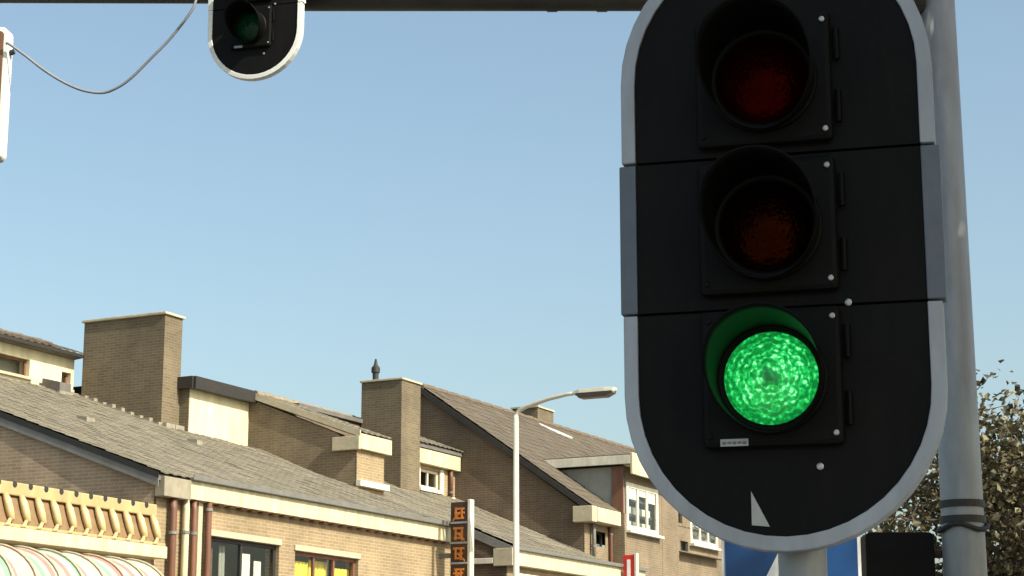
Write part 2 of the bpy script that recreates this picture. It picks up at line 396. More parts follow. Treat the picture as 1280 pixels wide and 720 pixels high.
def pipe(par, mat, x, y, z0, z1, r_=.04, name='downpipe'):
    p = MB().tube([(x, y, z0), (x, y, z1 - .18), (x - .02, y, z1)], r_, 12).build(name, mat, par, smooth=True)
    for z in (z1 - .6, z1 - 2.2): MB().tube([(x, y, z), (x, y, z + .05)], r_ * 1.25, 12).build('pipe_clip', 'zinc', p)
    return p
pipe(A, 'brown_wood', XW + .11, 26.60, 0.1, 5.22, .065)
pipe(A, 'cream_board', XW + .1, 26.97, 0.1, 5.26, .06)
pipe(A, 'brown_wood', XW + .09, 27.22, 0.1, 5.26, .05)
pipe(A, 'brown_wood', XW + .1, 27.62, 0.1, 5.70, .055)
box('corner_post', 'stone_sill', A, XW + .005, XW + .06, 27.38, 27.5, .1, 5.24)
# upper storey, left part
LW = [(30.6, 33.08, 8.98, 9.40), (34.28, 34.58, 8.9, 9.30)]
uw = wall_n(-28.6, .3, 26.3, 34.6, 8.3, 9.68, [(30.4, 33.1, 8.97, 9.37), (34.18, 34.5, 8.9, 9.28)]).build('upper_wall', 'cream', A)
for (a, b, c, d) in [(30.4, 33.1, 8.97, 9.37), (34.18, 34.5, 8.9, 9.28)]:
    fr = window(A, -28.6, a, b, c, d, cols=3 if b - a > 1 else 1, frame=.05, mat='brown_wood', depth=.1)
    box('sill', 'stone_sill', fr, -28.7, -28.52, a - .05, b + .05, c - .06, c - .002)
    box('window_backing', 'grey_panel', fr, -28.98, -28.95, a - .1, b + .1, c - .1, d + .1)
ur = MB().prism([(-28.4, 9.70), (-29.3, 10.0), (-33, 9.4), (-33, 9.2), (-28.4, 9.62)], 26.2, 34.59).build('upper_roof', 'felt', A)
tm = MB(); tiles(tm, -28.37, 9.70, .33, -29.3, 26.2, 34.58); tm.build('roof_tiles', 'tile_brown', ur, kind='stuff', tint=True)
for k in range(25): MB().tube([(-29.3, 26.2 + k * .335, 10.0), (-29.3, 26.53 + k * .335, 10.0 + .015 * (k % 2))], .09, 8).build('ridge_tile', 'ridge_brown', ur)
box('upper_gutter', 'dark_trim', ur, -28.39, -28.31, 26.2, 34.58, 9.62, 9.70)
# flashing course at the foot of the upper wall, roof light
for k in range(16):
    y = 27 + k * .475; box('lead_flashing', 'lead', A, -28.6, -28.42, y, y + .46, 8.655 + random.uniform(-.02, .02), 8.80 + random.uniform(-.02, .03))
sk = MB().prism([(-28.0, 8.63), (-28.5, 8.80), (-28.5, 9.0), (-28.0, 8.88)], 33.42, 33.80).build('roof_light', 'felt', A); box('roof_light_kerb', 'lead', sk, -28.03, -27.96, 33.38, 33.84, 8.55, 8.68)
# upper storey, right part
wall_n(-25.85, .3, 35.28, 37.6, 7.5, 8.84).build('upper_wall', 'cream', A)
box('side_wall', 'brick_chimney', A, -30, -25.86, 35.26, 35.5, 7.2, 8.84)
box('flat_roof', 'felt', A, -30, -25.70, 35.2, 37.58, 8.845, 9.06)
box('roof_edge', 'dark_trim', A, -25.69, -25.62, 35.18, 37.58, 8.83, 9.10)
box('roof_edge', 'dark_trim', A, -30, -25.69, 35.13, 35.19, 8.83, 9.10)
# chimney 1
ch = box('chimney', 'brick_chimney', A, -28.36, -26.10, 34.60, 35.25, 7.4, 10.44)
box('chimney_cap', 'stone_sill', ch, -28.41, -26.05, 34.55, 35.30, 10.442, 10.50, bevel=.01)
for xx in (-27.7, -26.75): MB().lathe([(.0, 10.50), (.09, 10.50), (.085, 10.58), (.07, 10.58), (.0, 10.58)], 12, Matrix.Translation((xx, 34.93, 0))).build('flue_pot', 'lead', ch)
fl = MB()
for k in range(9):
    x = -28.4 + k * .26; z = ZE + SL * (XE - x - .13)
    box('lead_flashing', 'lead', ch, x, x + .25, 34.48, 34.6, z + .0, z + .06 + random.uniform(0, .05))
for k in range(2): box('lead_flashing', 'lead', ch, -26.1, -25.95, 34.6 + k * .34, 34.92 + k * .34, 7.84, 7.99)
MB().prism([(-24.1, 7.18), (-24.35, 7.27), (-24.35, 7.36), (-24.1, 7.31)], 29.6, 29.85).build('vent_tile', 'lead', A)
MB().prism([(-24.1, 7.18), (-24.35, 7.27), (-24.35, 7.36), (-24.1, 7.31)], 33.2, 33.4).build('vent_tile', 'lead', A)

# ------------------------------------------------------------------ house B : mid terrace with narrow chimney
B = thing('terraced_house', 'brown brick mid terrace house with narrow capped chimney and stepped upper storey', 'house', (-24, 41, 0))
YB, XB = 37.6, -22.87
MB().prism([(-30, 6), (-30, 9.0), (-25.78, 8.92), (-23.42, 7.98), (-22.90, 7.6), (-22.90, 6)], YB, YB + .3).build('party_wall', 'brick_party', B)
wall_n(XB, .02, YB - .004, 38.8, 6, 7.58).build('front_pier', 'brick_tan', B)
box('pier_sill', 'white_paint', B, XB + .004, XB + .14, YB - .05, 38.85, 6.74, 6.88, bevel=.01)
box('pier_return', 'brick_brown_shaded', B, -24.75, XB - .02, 38.5, 38.79, 6, 8.0)
box('eave_fascia', 'cream_board', B, XB + .004, XB + .12, YB - .02, 38.95, 7.585, 7.93, bevel=.01)
box('eave_box', 'stone_sill', B, -23.47, XB + .115, YB - .12, YB - .024, 7.56, 7.87, bevel=.01)
BW = (43.28, 44.32, 7.40, 7.89)
wall_n(-24.45, .3, 42.5, 45.17, 6, 8.0, [BW]).build('front_wall', 'brick_tan', B)
fr = window(B, -24.45, *BW, cols=2, frame=.07, depth=.05); box('sill', 'white_paint', fr, -24.5, -24.36, 43.2, 44.4, 7.31, 7.396)
box('panel_surround', 'white_paint', B, -24.447, -24.42, 43.05, 43.27, 7.32, 7.96); box('panel_surround', 'white_paint', B, -24.447, -24.42, 44.33, 44.52, 7.32, 7.96)
box('window_backing', 'interior', fr, -25.3, -25.2, 43, 44.6, 7.2, 8.1)  # dark backing sheet for the room's gloom
box('recess_wall', 'brick_brown_shaded', B, -25.7, -25.4, 38.8, 42.5, 6, 8.87)
box('fascia', 'cream_board', B, -24.446, -24.28, 42.83, 45.17, 7.99, 8.37, bevel=.01)
pipe(B, 'brown_wood', -24.36, 44.80, 7.25, 7.98, .05); box('downpipe_shoe', 'white_paint', B, -24.40, -24.28, 44.72, 44.88, 7.2, 7.27)
rb = MB().prism([(-22.8, 7.95), (-25.7, 9.02), (-30, 9.02), (-30, 8.9), (-25.7, 8.90), (-22.8, 7.84)], YB - .02, 38.9).build('roof', 'felt', B)
tm = MB(); tiles(tm, -22.78, 7.95, .369, -25.68, YB + .02, 38.9); tm.build('roof_tiles', 'tile_sand', rb, kind='stuff', tint=True)
rb2 = MB().prism([(-24.25, 8.485), (-25.7, 9.02), (-30, 9.02), (-30, 8.9), (-25.7, 8.88), (-24.25, 8.38)], 42.55, 45.18).build('roof', 'felt', B)
tm = MB(); tiles(tm, -24.23, 8.485, .369, -25.68, 42.82, 45.18); tm.build('roof_tiles', 'tile_sand', rb2, kind='stuff', tint=True)
MB().prism([(-22.76, 8.0), (-25.72, 9.09), (-25.72, 8.93), (-22.76, 7.85)], YB - .075, YB - .024).build('verge_board', 'stone_sill', B)
for k in range(24): MB().tube([(-25.7, YB + .02 + k * .315, 9.06), (-25.7, YB + .34 + k * .315, 9.055 + .02 * (k % 2))], .085, 8).build('ridge_tile', 'ridge_sand', B)
box('recess_roof', 'felt', B, -30, -25.3, 38.9, 42.54, 8.9, 9.0)
ch = box('chimney', 'brick_chimney', B, -25.35, -24.18, 41.84, 42.80, 6.6, 9.93)
box('chimney_cap', 'stone_sill', ch, -25.39, -24.14, 41.80, 42.84, 9.932, 9.985, bevel=.01)
cw = MB().lathe([(.0, 9.985), (.075, 9.985), (.08, 10.2), (.11, 10.22), (.11, 10.34), (.05, 10.42), (.025, 10.56), (.0, 10.58)], 14, Matrix.Translation((-25.1, 42.1, 0)))
cw.build('chimney_cowl', 'rubber', ch, smooth=False)
box('wall_vent', 'white_paint', ch, -25.2, -25.08, 41.80, 41.838, 8.50, 8.62)
# lower roof in front of B, with its shop front
rl = MB().prism(slab(-21.5, 6.004, .42, -25.5), 36.72, 45.17).build('lower_roof', 'felt', B)
tm = MB(); tiles(tm, -21.48, 6.012, .42, -25.5, 36.72, 45.16); tm.build('roof_tiles', 'tile_sand', rl, kind='stuff', tint=True)
box('recess_wall', 'brick_brown_shaded', B, -22.0, -21.7, 36.52, 40.32, 0, 5.98)
rl2 = MB().prism(slab(-20.3, 5.5, .42, -21.49), 40.3, 45.17).build('front_roof', 'felt', B)
tm = MB(); tiles(tm, -20.27, 5.5, .42, -21.49, 40.27, 45.16); tm.build('roof_tiles', 'tile_sand', rl2, kind='stuff', tint=True)
MB().prism([(-20.28, 5.50), (-22.6, 6.474), (-22.6, 6.28), (-20.28, 5.30)], 40.22, 40.265).build('verge_board', 'zinc', B)
MB().prism([(-20.5, 0), (-24.4, 0), (-24.4, 7.0), (-20.48, 5.38)], 40.33, 40.6).build('side_wall', 'brick_brown_shaded', B)
SH = [(40.9, 42.6, 3.0, 4.8), (43.0, 44.7, 3.0, 4.8)]
wall_n(-20.46, .25, 40.35, 45.17, 0, 5.3, SH).build('shop_wall', 'brick_tan', B)
for h in SH:
    fr = window(B, -20.46, *h, cols=2, frame=.09, depth=.1); box('window_backing', 'interior', fr, -21.6, -21.5, h[0] - .2, h[1] + .2, 2.8, 5)  # dark sheet inside, stands in for the unlit shop
    box('lintel', 'white_paint', B, -20.6, -20.42, h[0] - .05, h[1] + .05, 4.803, 4.93)
box('shop_fascia', 'cream_board', B, -20.455, -20.25, 40.3, 48.0, 5.08, 5.44, bevel=.012)
box('fascia_end', 'stone_sill', B, -20.75, -20.25, 40.2, 40.297, 5.06, 5.46, bevel=.01)
box('side_beam', 'white_paint', B, -21.72, -20.76, 40.2, 40.28, 5.12, 5.25, bevel=.01)
gm = MB().prism([(-20.245, 5.42), (-20.17, 5.43), (-20.155, 5.51), (-20.17, 5.51), (-20.185, 5.45), (-20.245, 5.46)], 40.3, 48.0).build('gutter', 'zinc', B)

# ------------------------------------------------------------------ house C : gabled house with wall dormers
Cc = thing('gabled_house', 'brown gabled brick house with steep tiled roof and flat topped white wall dormer', 'house', (-23, 51, 0))
YC, XR, ZR, XC, ZC, SC = 45.2, -25.48, 10.30, -20.5, 6.86, .691
MB().prism([(-20.74, 0), (-30.3, 0), (-30.3, 6.9), (XR, ZR - .12), (-20.74, 6.82)], YC, YC + .3).build('gable_wall', 'brick_brown_shaded', Cc)
CW2 = (50.72, 53.4, 6.44, 7.28); YE = 60
CS = [(50.78, 51.2, 6.98, 7.42), (51.02, 51.6, 6.22, 6.5)]
DW = (46.95, 49.1, 6.45, 7.70)
wall_n(-20.72, .018, YC - .004, YE, 0, 6.85, [(46.86, 49.24, 5.9, 6.85), (54.5, 56, 3.2, 4.7), (45.9, 46.5, 5.96, 6.34)]).build('front_wall', 'brick_mid', Cc)
fr = window(Cc, -20.72, 45.9, 46.5, 5.96, 6.34, cols=1, frame=.04, depth=.1, mat='dark_trim'); box('window_backing', 'interior', fr, -21.3, -21.2, 45.8, 46.6, 5.8, 6.5)  # dark sheet as the unlit inside
fr = window(Cc, -20.72, 54.5, 56, 3.2, 4.7, cols=2, depth=.1); box('window_backing', 'interior', fr, -21.5, -21.4, 54.3, 56.2, 3, 5)  # dark sheet in place of the unlit room
rc = MB().prism([(XC, ZC), (XR, ZR), (-30.4, 6.9), (-30.4, 6.78), (XR, ZR - .14), (XC, ZC - .12)], YC - .082, YE).build('roof', 'felt', Cc)
tm = MB(); tiles(tm, XC + .02, ZC + .01, SC, XR, YC - .08, YE); tm.build('roof_tiles', 'tile_brown', rc, kind='stuff', tint=True)
MB().prism([(XC + .02, ZC + .02), (XR, ZR + .03), (XR, ZR - .13), (XC + .02, ZC - .15)], YC - .13, YC - .085).build('verge_board', 'dark_trim', rc)
for k in range(44): MB().tube([(XR, YC - .1 + k * .335, ZR + .05), (XR, YC + .255 + k * .335, ZR + .045 + .02 * (k % 2))], .10, 8).build('ridge_tile', 'ridge_brown', rc)
box('eave_gutter_box', 'cream_board', Cc, -20.72 + .003, -20.38, 45.28, 46.74, 6.52, 6.88, bevel=.012)
box('eave_end_box', 'stone_sill', Cc, -20.95, -20.4, 44.98, 45.275, 6.50, 6.90, bevel=.012)
pipe(Cc, 'zinc', -20.62, 45.55, 5.5, 6.5, .05); pipe(Cc, 'brown_wood', -20.66, 46.70, 4.0, 6.9, .05)
# wall dormer
D = MB()
D.prism([(-20.36, 6.86), (-20.36, 8.1), (-22.7, 8.1), (-22.7, 8.0), (-20.9, 6.86)], 46.86, 46.94); D.build('dormer_cheek', 'grey_panel', Cc)
box('corner_post', 'brown_wood', Cc, -20.66, -20.34, 46.80, 46.857, 6.86, 8.1)
box('corner_post', 'brick_mid', Cc, -20.72 + .004, -20.31, 46.80, 46.94, 0, 6.858)
wall_n(-20.33, .1, 46.945, 49.4, 0, 8.1, [DW]).build('dormer_front', 'brick_mid', Cc)
fr = window(Cc, -20.33, *DW, cols=3, frame=.13, depth=-.03)
for k in range(3): box('upper_panel', 'white_paint', fr, -20.36, -20.32, 47.1 + k * .64, 47.62 + k * .64, 7.28 if k != 1 else 7.4, 7.56)
for k in range(3):
    box('net_curtain', 'white_cloth' if k != 1 else 'grey_panel', fr, -20.52, -20.5, 47.05 + k * .65, 47.68 + k * .65, 6.5, 7.12)
box('sill', 'white_paint', fr, -20.33, -20.18, 46.9, 49.2, 6.38, 6.446)
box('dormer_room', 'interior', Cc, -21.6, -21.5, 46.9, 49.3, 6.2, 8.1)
dr = box('dormer_roof', 'felt', Cc, -22.9, -20.05, 46.68, 49.6, 8.17, 8.40)
box('dormer_fascia', 'white_paint', dr, -22.9, -20.05, 46.62, 46.676, 8.13, 8.36, bevel=.008)
box('dormer_fascia', 'cream_board', dr, -20.046, -19.98, 46.62, 49.6, 7.86, 8.42, bevel=.008)
box('dormer_soffit', 'cream_board', Cc, -20.32, -20.05, 46.82, 49.4, 8.11, 8.165)
box('brick_pier', 'brick_mid', Cc, -20.716, -20.33, 49.42, 50.6, 0, 7.9)
box('pier_cap', 'stone_sill', Cc, -20.75, -20.28, 49.4, 50.65, 7.903, 7.97)
wall_n(-20.45, .15, 50.62, 54.5, 6.2, 7.9, [CS[0], CS[1], (51.75, 53.9, 6.48, 7.3)]).build('dormer_front', 'brick_mid', Cc)
for h in CS: fr = window(Cc, -20.45, *h, cols=1, frame=.04, mat='dark_trim', depth=.06)
fr = window(Cc, -20.45, 51.75, 53.9, 6.48, 7.3, cols=3, frame=.12, depth=-.03); box('net_curtain', 'white_cloth', fr, -20.62, -20.6, 51.8, 53.8, 6.5, 7.25)
box('sill', 'white_paint', fr, -20.45, -20.3, 51.7, 53.95, 6.41, 6.476)
dr = box('dormer_roof', 'felt', Cc, -22.9, -20.2, 50.6, 54.7, 7.905, 8.1); box('dormer_fascia', 'cream_board', dr, -20.196, -20.15, 50.6, 54.7, 7.85, 8.12)
box('end_wall', 'brick_brown_shaded', Cc, -30, -20.75, YE - .3, YE - .01, 0, 6.8)
ch = box('chimney', 'brick_chimney', Cc, -26.3, -25.45, 52.2, 53.3, 9.4, 10.78)
box('chimney_cap', 'stone_sill', ch, -26.34, -25.41, 52.16, 53.34, 10.782, 10.83)
MB().tube([(-25.75, 51.9, 10.3), (-25.3, 52.0, 10.18), (-25.0, 52.5, 10.02), (-24.75, 53.1, 9.9)], [.06, .08, .08, .06], 8).build('lead_flashing', 'sticker', ch, smooth=True)

# ------------------------------------------------------------------ low shop with ornamental tiled parapet, bottom left
S = thing('parapet_shop', 'low sand coloured shop front with barrel tiled ornamental parapet at bottom left', 'shop', (-22, 23, 0))
Y0, Y1 = 18.2, 26.05
wall_n(-19.82, .3, Y0, Y1, 0, 4.95, [(19.2, 22, .5, 3.0), (22.8, 25.4, .5, 3.0)]).build('front_wall', 'canopy_sand', S)
for h in [(19.2, 22, .5, 3.0), (22.8, 25.4, .5, 3.0)]:
    fr = window(S, -19.82, *h, cols=2); box('window_backing', 'interior', fr, -21, -20.9, h[0] - .2, h[1] + .2, .2, 3.3)  # dark sheet as unlit shop depth
box('flat_roof', 'felt', S, -28, -19.9, Y0, 26.1, 4.82, 4.93)
box('side_wall', 'canopy_sand', S, -28, -20.14, Y0, Y0 + .3, 0, 4.81)
tr = box('top_rail', 'canopy_sand', S, -19.81, -19.66, Y0, Y1, 4.86, 5.06, bevel=.02)
MB().prism([(-19.80, 4.85), (-19.72, 4.85), (-19.55, 4.42), (-19.80, 4.42)], Y0, Y1).build('tile_bed', 'tile_bed_brown', S)
bt = MB()
bt.tube([(-19.67, 0, 4.86), (-19.62, 0, 4.76), (-19.57, 0, 4.62), (-19.52, 0, 4.47)], [.045, .062, .066, .05], 10)
me_bt = None; pitch = .355
k = 0; y = Y1 - .12
while y > Y0:
    o = None
    if me_bt is None:
        o = bt.build('barrel_tile', 'canopy_tile', S, smooth=True); me_bt = o.data
    else:
        o = bpy.data.objects.new('barrel_tile', me_bt); col.objects.link(o); o.parent = S
    o.location = (0, y, 0)
    h = MB().lathe([(.0, -.03), (.048, -.03), (.048, .006), (.0, .008)], 12, Matrix.Translation((-19.66, y - .17, 5.025)) @ Matrix.Rotation(R(90), 4, 'Y'))
    h.build('round_boss', 'rubber', S)
    MB().tube([(-19.50, y - .06, 4.48), (-19.46, y - .15, 4.40), (-19.46, y - .22, 4.39)], [.03, .035, .02], 8).build('bracket_foot', 'canopy_tile', S, smooth=True)
    y -= pitch / 1.0; k += 1
box('beam', 'cream_board', S, -19.8, -19.42, Y0, Y1, 4.16, 4.36, bevel=.015)
box('beam_moulding', 'canopy_sand', S, -19.8, -19.46, Y0, Y1, 4.365, 4.415, bevel=.01)
# awning, a curved cloth hung on the front
aw = thing('awning', 'curved awning with white, pink and green stripes below the ornamental parapet', 'awning', (-19.5, 22, 3.2))
am = MB(); prof = [(-19.45 + .95 * sin(t * pi / 2 / 10), 3.35 + .72 * cos(t * pi / 2 / 10)) for t in range(11)]
npan = 13; pw = (24.95 - Y0) / npan
for p in range(npan):
    am = MB(); sub = 6
    vs_ = []
    for (x, z) in prof:
        for q in range(sub + 1):
            sagg = .035 * sin(pi * q / sub); vs_.append((x - sagg, Y0 + (p + q / sub) * pw, z - sagg))
    am.add(vs_, [(i * (sub + 1) + q, i * (sub + 1) + q + 1, (i + 1) * (sub + 1) + q + 1, (i + 1) * (sub + 1) + q) for i in range(10) for q in range(sub)])
    o = am.build('cloth_panel', 'awning_cloth', aw, smooth=True)
    for lp in o.data.loops: pass
    uvl = o.data.uv_layers[0]
    for lp in o.data.loops: uvl.data[lp.index].uv = (o.data.vertices[lp.vertex_index].co.y + 22, 0)
    MB().tube([(x + .012, Y0 + (p + 1) * pw, z + .012) for x, z in prof], .018, 6).build('rib', 'stone_sill', aw, smooth=True)
MB().tube([(-18.5, Y0, 3.35), (-18.5, 24.95, 3.35)], .03, 8).build('front_bar', 'white_paint', aw, smooth=True)

# ------------------------------------------------------------------ signs on the shop row
bs = thing('blade_sign', 'tall narrow dark blade sign with orange characters and white edge on shop corner', 'sign', (-19.4, 36.0, 3.6))
box('sign_box', 'sign_dark', bs, -19.56, -19.155, 35.96, 36.10, 3.6, 6.05)
box('edge_frame', 'white_paint', bs, -19.152, -19.09, 35.94, 36.12, 3.58, 6.10, bevel=.006)
box('wall_bracket', 'zinc', bs, -19.85, -19.561, 36.0, 36.06, 4.9, 5.0); box('wall_bracket', 'zinc', bs, -19.85, -19.561, 36.0, 36.06, 4.0, 4.1)
for k in range(6):
    z1 = 6.01 - k * .42
    if k: box('divider', 'galvanised', bs, -19.555, -19.16, 35.93, 35.957, z1 + .01, z1 + .05)
    rr = random.Random(k * 7 + 3); cx, cz = -19.36, z1 - .195
    m = MB(); yy = 35.957                                  # illegible thick-stroked orange character
    for q in range(3):
        zq = cz - .115 + q * .10 + rr.uniform(-.012, .012); m.box(cx - .135 + rr.uniform(0, .05), cx + .135 - rr.uniform(0, .05), yy - .016 - q * .001, yy, zq, zq + .042)
    for q in range(2):
        xq = cx - .085 + q * .12 + rr.uniform(-.02, .02); m.box(xq, xq + .042, yy - .020 - q * .001, yy, cz - .15 + rr.uniform(0, .06), cz + .15 - rr.uniform(0, .06))
    sg = rr.choice((-1, 1)); m.prism([(cx, cz + .02), (cx + sg * .14, cz - .13), (cx + sg * .14, cz - .165), (cx - sg * .03, cz - .01)], yy - .024, yy)
    m.build('orange_character', 'sign_orange', bs)
rs = thing('red_sign', 'small red projecting sign with white edge on the gabled house front', 'sign', (-20.0, 46.4, 4.9))
box('sign_box', 'sign_red', rs, -20.18, -19.85, 46.36, 46.46, 4.9, 5.74, bevel=.01)
box('edge_frame', 'white_paint', rs, -19.847, -19.79, 46.34, 46.48, 4.88, 5.78)
box('white_band', 'sign_white', rs, -20.06, -19.97, 46.345, 46.357, 5.0, 5.62)
box('wall_bracket', 'zinc', rs, -20.25, -20.181, 46.39, 46.43, 5.2, 5.3)

# ------------------------------------------------------------------ street lamp
la = thing('street_lamp', 'tall slim pale street lamp with bent arm in front of the houses', 'street lamp', (-17.75, 35.4, .12))
MB().tube([(-17.75, 35.4, .12), (-17.75, 35.4, 1.4), (-17.75, 35.4, 1.42), (-17.75, 35.4, 7.7)], [.10, .10, .075, .055], 14).build('pole', 'lamp_metal', la, smooth=True)
arc = [(-17.75, 35.4, 7.6), (-17.74, 35.4, 7.72), (-17.66, 35.4, 7.80), (-17.5, 35.4, 7.86), (-17.0, 35.4, 7.98), (-16.6, 35.4, 8.04), (-16.35, 35.4, 8.06)]
MB().tube(arc, [.05, .05, .048, .045, .042, .04, .038], 12).build('arm', 'lamp_metal', la, smooth=True)
hd = MB(); S2 = [(-16.45, .05, 8.02, 8.09), (-16.3, .10, 7.97, 8.12), (-15.75, .12, 7.96, 8.125), (-15.55, .09, 8.0, 8.11), (-15.5, .04, 8.04, 8.09)]
v = []; f = []
for (x, hy, z0, z1) in S2: v += [(x, 35.4 - hy, z0 + .03), (x, 35.4 - hy * .7, z0), (x, 35.4 + hy * .7, z0), (x, 35.4 + hy, z0 + .03), (x, 35.4 + hy * .6, z1), (x, 35.4 - hy * .6, z1)]
for i in range(len(S2) - 1):
    for q in range(6): f.append((i * 6 + q, i * 6 + (q + 1) % 6, (i + 1) * 6 + (q + 1) % 6, (i + 1) * 6 + q))
f += [(5, 4, 3, 2, 1, 0), tuple(range(24, 30))]
hd.add(v, f); hd.build('lamp_head', 'lamp_metal', la, bevel=.008)
MB().prism([(-16.36, 8.0), (-16.28, 7.925), (-15.72, 7.925), (-15.56, 8.0), (-15.56, 8.035), (-16.36, 8.035)], 35.275, 35.525).build('diffuser', 'lamp_bowl', la, bevel=.012)

# ------------------------------------------------------------------ traffic signals
HW, RIMW = .335, .031
ZB = 1.936
def stad(hw, z0, z1, n=20):
    """outline of the board: half circles of radius hw round (0,z0) and (0,z1), anticlockwise from the right"""
    return [(hw * cos(pi * k / n), z1 + hw * sin(pi * k / n)) for k in range(n + 1)] + [(hw * cos(pi + pi * k / n), z0 + hw * sin(pi + pi * k / n)) for k in range(n + 1)]
def make_signal(name, label, group, loc, lit, rimmat, near):
    t = thing(name, label, 'traffic light', loc, group); t.rotation_euler = (0, 0, R(12))
    ORG[t.name] = Vector((0, 0, ZB))          # local coordinates: x along the board, -y towards traffic, z as measured
    UC = .015; zc0, zc1 = 2.271, 2.962
    n = 22; g_ = .0025
    def ring(a, b): return [(UC + HW * cos(pi * k / n + a), 0) for k in range(n + 1)]
    segs = (('lower_board', None, 2.446 - g_), ('middle_board', 2.446 + g_, 2.781 - g_), ('upper_board', 2.781 + g_, None))
    hin = HW - RIMW
    for nm, a, b in segs:
        if a is None:
            inn = [(UC + hin * cos(pi + pi * k / n), zc0 + hin * sin(pi + pi * k / n)) for k in range(n + 1)]; out = [(UC + HW * cos(pi + pi * k / n), zc0 + HW * sin(pi + pi * k / n)) for k in range(n + 1)]
            inn = [(UC - hin, b)] + inn + [(UC + hin, b)]; out = [(UC - HW, b)] + out + [(UC + HW, b)]
        elif b is None:
            inn = [(UC + hin * cos(pi * k / n), zc1 + hin * sin(pi * k / n)) for k in range(n + 1)]; out = [(UC + HW * cos(pi * k / n), zc1 + HW * sin(pi * k / n)) for k in range(n + 1)]
            inn = [(UC + hin, a)] + inn + [(UC - hin, a)]; out = [(UC + HW, a)] + out + [(UC - HW, a)]
        else:
            inn = [(UC - hin, a), (UC + hin, a), (UC + hin, b), (UC - hin, b)]; out = None
        bd = MB().prism(inn, -.002, .012).build(nm, 'signal_board', t, bevel=.0015)
        def strip(io, oo, nm2, m_, yf=-.009, yb=.045):
            m = MB(); N = len(io); vs_ = []
            for (p, q) in zip(io, oo): vs_ += [(p[0], yf, p[1]), (q[0], yf + .003, q[1]), (q[0], yb, q[1]), (p[0], yb, p[1])]
            fs = [(4 * i + j, 4 * i + (j + 1) % 4, 4 * i + 4 + (j + 1) % 4, 4 * i + 4 + j) for i in range(N - 1) for j in range(4)] + [(0, 1, 2, 3), (4 * N - 1, 4 * N - 2, 4 * N - 3, 4 * N - 4)]
            m.add(vs_, fs); return m.build(nm2, m_, bd, bevel=.003)
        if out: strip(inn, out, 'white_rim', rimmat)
        else:
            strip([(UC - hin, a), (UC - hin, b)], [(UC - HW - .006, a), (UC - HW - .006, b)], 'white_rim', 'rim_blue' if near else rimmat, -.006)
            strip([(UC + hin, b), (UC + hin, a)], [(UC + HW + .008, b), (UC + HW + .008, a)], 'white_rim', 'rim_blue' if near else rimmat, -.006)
    MB().box(UC - hin + .02, UC + hin - .02, .014, .026, 2.40, 2.83).build('back_plate', 'signal_black', t)
    for sz in (2.446, 2.781): MB().box(UC - HW + .002, UC + HW - .002, .0455, .053, sz - .03, sz + .03).build('seam_strap', 'signal_black', t)
    lens_z = (2.292, 2.6165, 2.941)
    mats = (lit, 'lens_amber', 'lens_red')
    for i, lz in enumerate(lens_z):
        dz0, dz1 = lz - .142, lz + .150
        d = MB().box(-.150, .142, -.030, -.0025, dz0, dz1).build('lamp_door', 'signal_black', t, bevel=.012)
        # bezel ring round the lens
        MB().lathe([(.098, -.004), (.118, -.004), (.118, .012), (.108, .016), (.099, .012), (.098, -.004)], 40, Matrix.Translation((-.004, -.030, lz)) @ Matrix.Rotation(R(90), 4, 'X')).build('bezel', 'hood_black', d, smooth=True)
        # lens, a shallow dome (own origin at its centre so that the rings are centred on it)
        lm = MB().lathe([(.0001, .030), (.03, .028), (.06, .021), (.085, .011), (.1, .0)], 40, Matrix.Rotation(R(90), 4, 'X'))
        lo = lm.build('lens', mats[i], d, smooth=True, org=(0, 0, 0)); lo.location = (-.004, -.031, lz - ZB)
        # visor: long at the top, cut back underneath
        N = 48; vs_ = []; K = 6; r0 = .112
        for rad in (r0, r0 - .0035):
            for k in range(N):
                ph = 2 * pi * k / N; up_ = .5 + .5 * cos(ph)
                L = .035 + .175 * min(1, up_ * 1.25) ** .9
                for j in range(K):
                    q = j / (K - 1); rr = rad + .007 * q
                    vs_.append((-.004 + rr * sin(ph), -.030 - L * q, lz + rr * cos(ph)))
        idx = lambda s_, k, j: s_ * N * K + (k % N) * K + j
        fs = []
        for k in range(N):
            for j in range(K - 1):
                fs.append((idx(0, k, j), idx(0, k + 1, j), idx(0, k + 1, j + 1), idx(0, k, j + 1)))
                fs.append((idx(1, k, j), idx(1, k, j + 1), idx(1, k + 1, j + 1), idx(1, k + 1, j)))
            fs.append((idx(0, k, K - 1), idx(0, k + 1, K - 1), idx(1, k + 1, K - 1), idx(1, k, K - 1)))
        MB().add(vs_, fs).build('visor', 'hood_black', d, smooth=True)
        for sz in (lz - .118, lz + .126):
            for sx in (.126, -.134):
                MB().lathe([(.0, -.031), (.0062, -.031), (.0062, -.034), (.004, -.0352), (.0, -.0352)], 10, Matrix.Translation((sx, 0, sz)) @ Matrix.Diagonal((1, 1, 1, 1)) @ Matrix(((1, 0, 0, 0), (0, 0, 1, 0), (0, 1, 0, 0), (0, 0, 0, 1)))).build('screw', 'screw' if sx > 0 else 'signal_black', d)
        [MB().tube([(.153, -.014, lz + q), (.153, -.014, lz + q + .07)], .007, 8).build('hinge', 'hood_black', d) for q in (-.10, .04)]
        MB().box(-.145, .14, .0125, .16, dz0 + .004, dz1 - .004).build('rear_housing', 'signal_black', t, bevel=.02)
    for (sx, sz) in ((.158, 2.450), (.088, 2.109)):
        MB().lathe([(.0, -.003), (.0075, -.003), (.0075, -.006), (.004, -.0075), (.0, -.0075)], 10, Matrix.Translation((sx, 0, sz)) @ Matrix(((1, 0, 0, 0), (0, 0, 1, 0), (0, 1, 0, 0), (0, 0, 0, 1)))).build('screw', 'screw', t)
    lp = MB().box(-.113, -.055, -.0335, -.0305, 2.153, 2.168).build('maker_plate', 'sticker', t)
